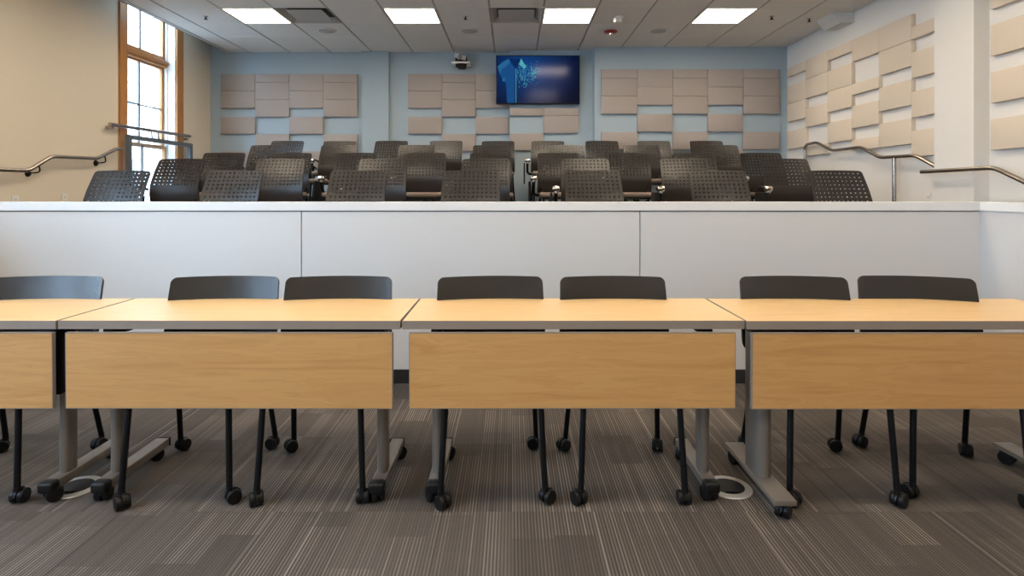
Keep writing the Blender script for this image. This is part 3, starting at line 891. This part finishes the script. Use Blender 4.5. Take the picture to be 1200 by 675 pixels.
# ---- perforated chair with folding tablet arm for the tiers
perf_prof = [(0.204, 0.405), (0.198, 0.45), (0.182, 0.53), (0.186, 0.605), (0.224, 0.70), (0.275, 0.79), (0.318, 0.862)]
BACK_T = rounded_shell(0.222, perf_prof, 0.009, (12, 8, 0.215, 0.020, 0.0135, 0.0115), rt=0.024, rb=0.05, wrap=0.55, arch=0.006,
                       wfun=lambda t: 1.06 - 0.06 * t).mesh('backrest', M['shell'], 35)
b = MB(); b.box(-0.225, 0.225, -0.25, 0.17, 0.385, 0.435, bevel=0.022, seg=3); SEAT_T = b.mesh('seat', M['cushion'], 50)
b = MB(); b.box(-0.21, 0.21, -0.235, 0.17, 0.366, 0.385, bevel=0.008); PAN_T = b.mesh('seat_pan', M['black_plastic'], 40)
b = MB()
b.tube(smooth_path([(-0.19, 0.12, 0.40), (-0.285, 0.06, 0.41), (-0.285, -0.02, 0.50), (-0.285, -0.03, 0.565)], 0.06), 0.016, 10)
b.tube(smooth_path([(-0.285, -0.03, 0.56), (-0.285, 0.10, 0.60), (-0.27, 0.19, 0.575)], 0.06), 0.013, 8)
ARM_T = b.mesh('tablet_arm', M['black_plastic'], 50)
b = MB(); b.lathe([(0.012, -0.034), (0.024, -0.030), (0.027, -0.02), (0.027, 0.02), (0.024, 0.03), (0.012, 0.034)], center=(-0.285, -0.035, 0.58), axis='x', n=18)
b.cyl((-0.285, -0.035, 0.54), (-0.285, -0.035, 0.585), 0.02, 14); HUB_T = b.mesh('pivot_hub', M['chrome'], 40)
b = MB(); b.box(-0.335, -0.318, -0.14, 0.14, 0.27, 0.55, bevel=0.008); TAB_T = b.mesh('tablet', M['black_plastic'], 40)
def tier_proto():
    e = bpy.data.objects.new('perforated_chair', None); COL.objects.link(e); e.empty_display_size = 0.1
    s = add('seat', SEAT_T, e); add('seat_pan', PAN_T, s)
    add('backrest', BACK_T, e); add('frame', FRAME, e)
    a = add('tablet_arm', ARM_T, e); add('pivot_hub', HUB_T, a); add('tablet', TAB_T, a)
    for k, (x0, y0, x1, y1) in enumerate(LEGS):
        l = add('leg', leg_meshes[k], e, (x0, y0, 0)); add('caster', CAST[k], l)
    e['category'] = 'chair'
    return e
proto = tier_proto()
ROWS = [[148.5, 278, 422.5, 553, 694.5, 836, 974.5],
        [214.5, 333, 451, 568, 683.5, 798, 914.5],
        [267, 343.5, 420, 499, 576.5, 654.5, 733.5, 809.5, 889],
        [316, 399.5, 489, 575.5, 663.5, 750.5, 841.5],
        [339, 400, 459.5, 522.5, 583, 641.5, 705, 765, 825.5]]
rown = ['front row just behind the half wall', 'second row from the half wall', 'middle row of the tiers', 'fourth row from the half wall', 'rearmost row before the blue wall']
ordw = ['first', 'second', 'third', 'fourth', 'fifth', 'sixth', 'seventh', 'eighth', 'ninth']
first = True
rg = random.Random(11)
for r, row in enumerate(ROWS):
    for k, px in enumerate(row):
        c = proto if first else copy_tree(proto)
        first = False
        c.location = (X_at(px, ROW_D[r]), ROW_Y[r] + rg.uniform(-0.02, 0.02), ROW_Z[r])
        c.rotation_euler = (0, 0, rg.uniform(-0.05, 0.05))
        c['label'] = 'black perforated chair, %s, %s from the window end' % (rown[r], ordw[k])
        c['group'] = 'perforated chairs, ' + rown[r]

# ------------------------------------------------------------------ tables
TF, TB = 2.313, 2.793
def table(x0, x1, feet, label, plate=False, dy=0.0, il=0.035, ir=0.035, rz=0.0):
    xc = (x0 + x1) / 2
    e = empty('flip_top_table', (xc, (TF + TB) / 2 + dy, 0), label, 'table', 'maple tables on casters', rz)
    h = (x1 - x0) / 2 - 0.002
    d = (TB - TF) / 2
    b = MB()
    b.box(-h + 0.003, h - 0.003, -d + 0.003, d - 0.003, 0.7035, 0.737, mi=0)
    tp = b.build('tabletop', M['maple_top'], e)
    b = MB()
    for (xa, xb, ya, yb) in ((-h, h, -d, -d + 0.003), (-h, h, d - 0.003, d), (-h, -h + 0.003, -d + 0.003, d - 0.003), (h - 0.003, h, -d + 0.003, d - 0.003)):
        b.box(xa, xb, ya, yb, 0.7033, 0.7365)
    b.build('edge_band', M['edge'], tp)
    # hanging front panel, leaning very slightly back at the foot
    pl, pr_ = -h + il, h - ir
    mt = Matrix.Translation((0, -d - 0.009, 0.693)) @ Matrix.Rotation(R(0.6), 4, 'X')
    b = MB(); b.box(pl + 0.003, pr_ - 0.003, -0.009, 0.009, -0.298, -0.003, mtx=mt)
    mp = b.build('modesty_panel', M['maple_dimmed'], e)
    b = MB()
    b.box(pl, pr_, -0.0088, 0.0088, -0.003, 0.0, mtx=mt); b.box(pl, pr_, -0.0088, 0.0088, -0.301, -0.298, mtx=mt)
    b.box(pl, pl + 0.003, -0.0088, 0.0088, -0.298, -0.003, mtx=mt); b.box(pr_ - 0.003, pr_, -0.0088, 0.0088, -0.298, -0.003, mtx=mt)
    b.build('edge_band', M['edge'], mp)
    b = MB(); b.box(feet[0] - xc, feet[1] - xc, 0.03, 0.07, 0.655, 0.695, bevel=0.004)
    b.build('crossbar', M['black_metal'], e)
    for s, fx in enumerate(feet):
        lx = fx - xc
        # rounded column standing on a bar foot
        b = MB()
        cy0, cy1, hw = -d + 0.095, -d + 0.168, 0.0225
        if plate: cy0, cy1, hw = -d + 0.06, -d + 0.21, 0.034
        n = 8
        pts = [(hw * math.cos(t), cy1 - hw + hw * math.sin(t)) for t in [math.pi * k / n for k in range(n + 1)]]
        pts += [(hw * math.cos(t), cy0 + hw + hw * math.sin(t)) for t in [math.pi + math.pi * k / n for k in range(n + 1)]]
        b.prism(pts, 0.083, 0.66, 'xy')
        lg = b.build('leg', M['taupe_metal'], e, 40, (lx, 0, 0))
        b = MB()
        b.box(-0.02, 0.02, -d + 0.06, d - 0.10, 0.655, 0.703, bevel=0.004)
        b.box(-0.019, 0.019, -d + 0.062, -d + 0.094, 0.42, 0.66, bevel=0.003)
        b.build('bracket', M['black_metal'], lg, 40)
        b = MB()
        if plate:
            f0, f1 = -d - 0.115, d - 0.08
            b.box(-0.043, 0.043, f0, f1, 0.062, 0.083, bevel=0.003)
        else:
            f0, f1 = -d + 0.0, d - 0.03
            b.box(-0.029, 0.029, f0 + 0.045, f1 - 0.012, 0.046, 0.083, bevel=0.004)
        b.build('foot', M['taupe_metal'], lg, 40)
        if not plate:
            b = MB(); b.box(-0.032, 0.032, f0, f0 + 0.05, 0.042, 0.087, bevel=0.012, seg=3); b.build('end_cap', M['black_plastic'], lg, 40)
            b = MB(); b.box(-0.031, 0.031, f1 - 0.014, f1, 0.044, 0.085, bevel=0.005, seg=2); b.build('end_cap', M['black_plastic'], lg, 40)
        for q, yy in enumerate((f0 + 0.03, f1 - 0.05)):
            o = add('caster', CASTT[(s * 2 + q + int(abs(x0) * 10)) % 4], lg, (0, yy, 0))
    return e
CASTT = [caster_mesh('caster', r=0.031, w=0.022, yaw=y, stem=0.064) for y in (0.5, -0.7, 0.2, 2.6)]
table(-3.19, -1.817, (-3.03, -1.868), 'maple caster table nearest the window wall, cut by the frame', ir=0.0)
table(-1.813, -0.443, (-1.655, -0.541), 'maple caster table second from the window wall, two chairs behind', rz=-0.004, il=0.042, ir=0.026)
table(-0.440, 0.929, (-0.312, 0.802), 'maple caster table third from the window wall, two chairs behind', rz=0.003, il=0.030, ir=0.042)
table(0.932, 2.41, (1.035, 2.285), 'maple caster table farthest from the windows, standing on flat plate feet', plate=True, dy=-0.006, il=0.014)

# ------------------------------------------------------------------ floor boxes
def floor_box(x, y, label):
    e = empty('floor_outlet', (x, y, 0.0), label, 'floor outlet', 'round floor outlets')
    b = MB(); b.lathe([(0.066, 0.001), (0.066, 0.006), (0.094, 0.004), (0.097, 0.0005)], n=40, closed_ends=False); b.build('rim', M['satin'], e, 40)
    b = MB(); b.lathe([(0.066, 0.001), (0.066, 0.005), (0.0001, 0.005)], n=40)
    b.box(-0.03, 0.03, -0.055, -0.04, 0.005, 0.010, bevel=0.002); b.build('lid', M['black_plastic'], e, 40)
floor_box(-1.845, 2.455, 'round metal floor outlet beneath the two window-side tables')
floor_box(0.915, 2.455, 'round metal floor outlet by the gap before the last table')

# ------------------------------------------------------------------ light
w = bpy.data.worlds.new('World'); scn.world = w; w.use_nodes = True
bg = w.node_tree.nodes['Background']
bg.inputs['Color'].default_value = (0.50, 0.72, 1.0, 1); bg.inputs['Strength'].default_value = SKY
for k, (a, c) in enumerate(WINS):
    L = bpy.data.lights.new('daylight_portal', 'AREA'); L.shape = 'RECTANGLE'
    L.size = c - a; L.size_y = WZ1 - WZ0
    L.cycles.is_portal = True
    o = bpy.data.objects.new('daylight_portal', L); COL.objects.link(o)
    o.location = (XL - 0.29, (a + c) / 2, (WZ0 + WZ1) / 2)
    o.rotation_euler = (R(90), 0, R(-90))

# ------------------------------------------------------------------ camera
cd = bpy.data.cameras.new('camera'); co = bpy.data.objects.new('camera', cd); COL.objects.link(co)
co.location = (0, 0, EYE); co.rotation_euler = (R(90), 0, 0)
cd.sensor_fit = 'HORIZONTAL'; cd.sensor_width = 36.0; cd.lens = 36.0 * F / 1200.0
cd.shift_y = -(337.5 - HY) / 1200.0
cd.clip_start = 0.05; cd.clip_end = 200
scn.camera = co
vs_ = scn.view_settings
vs_.view_transform = 'Standard'; vs_.look = 'None'; vs_.gamma = 1.0; vs_.use_curve_mapping = False
vs_.exposure = 1.22
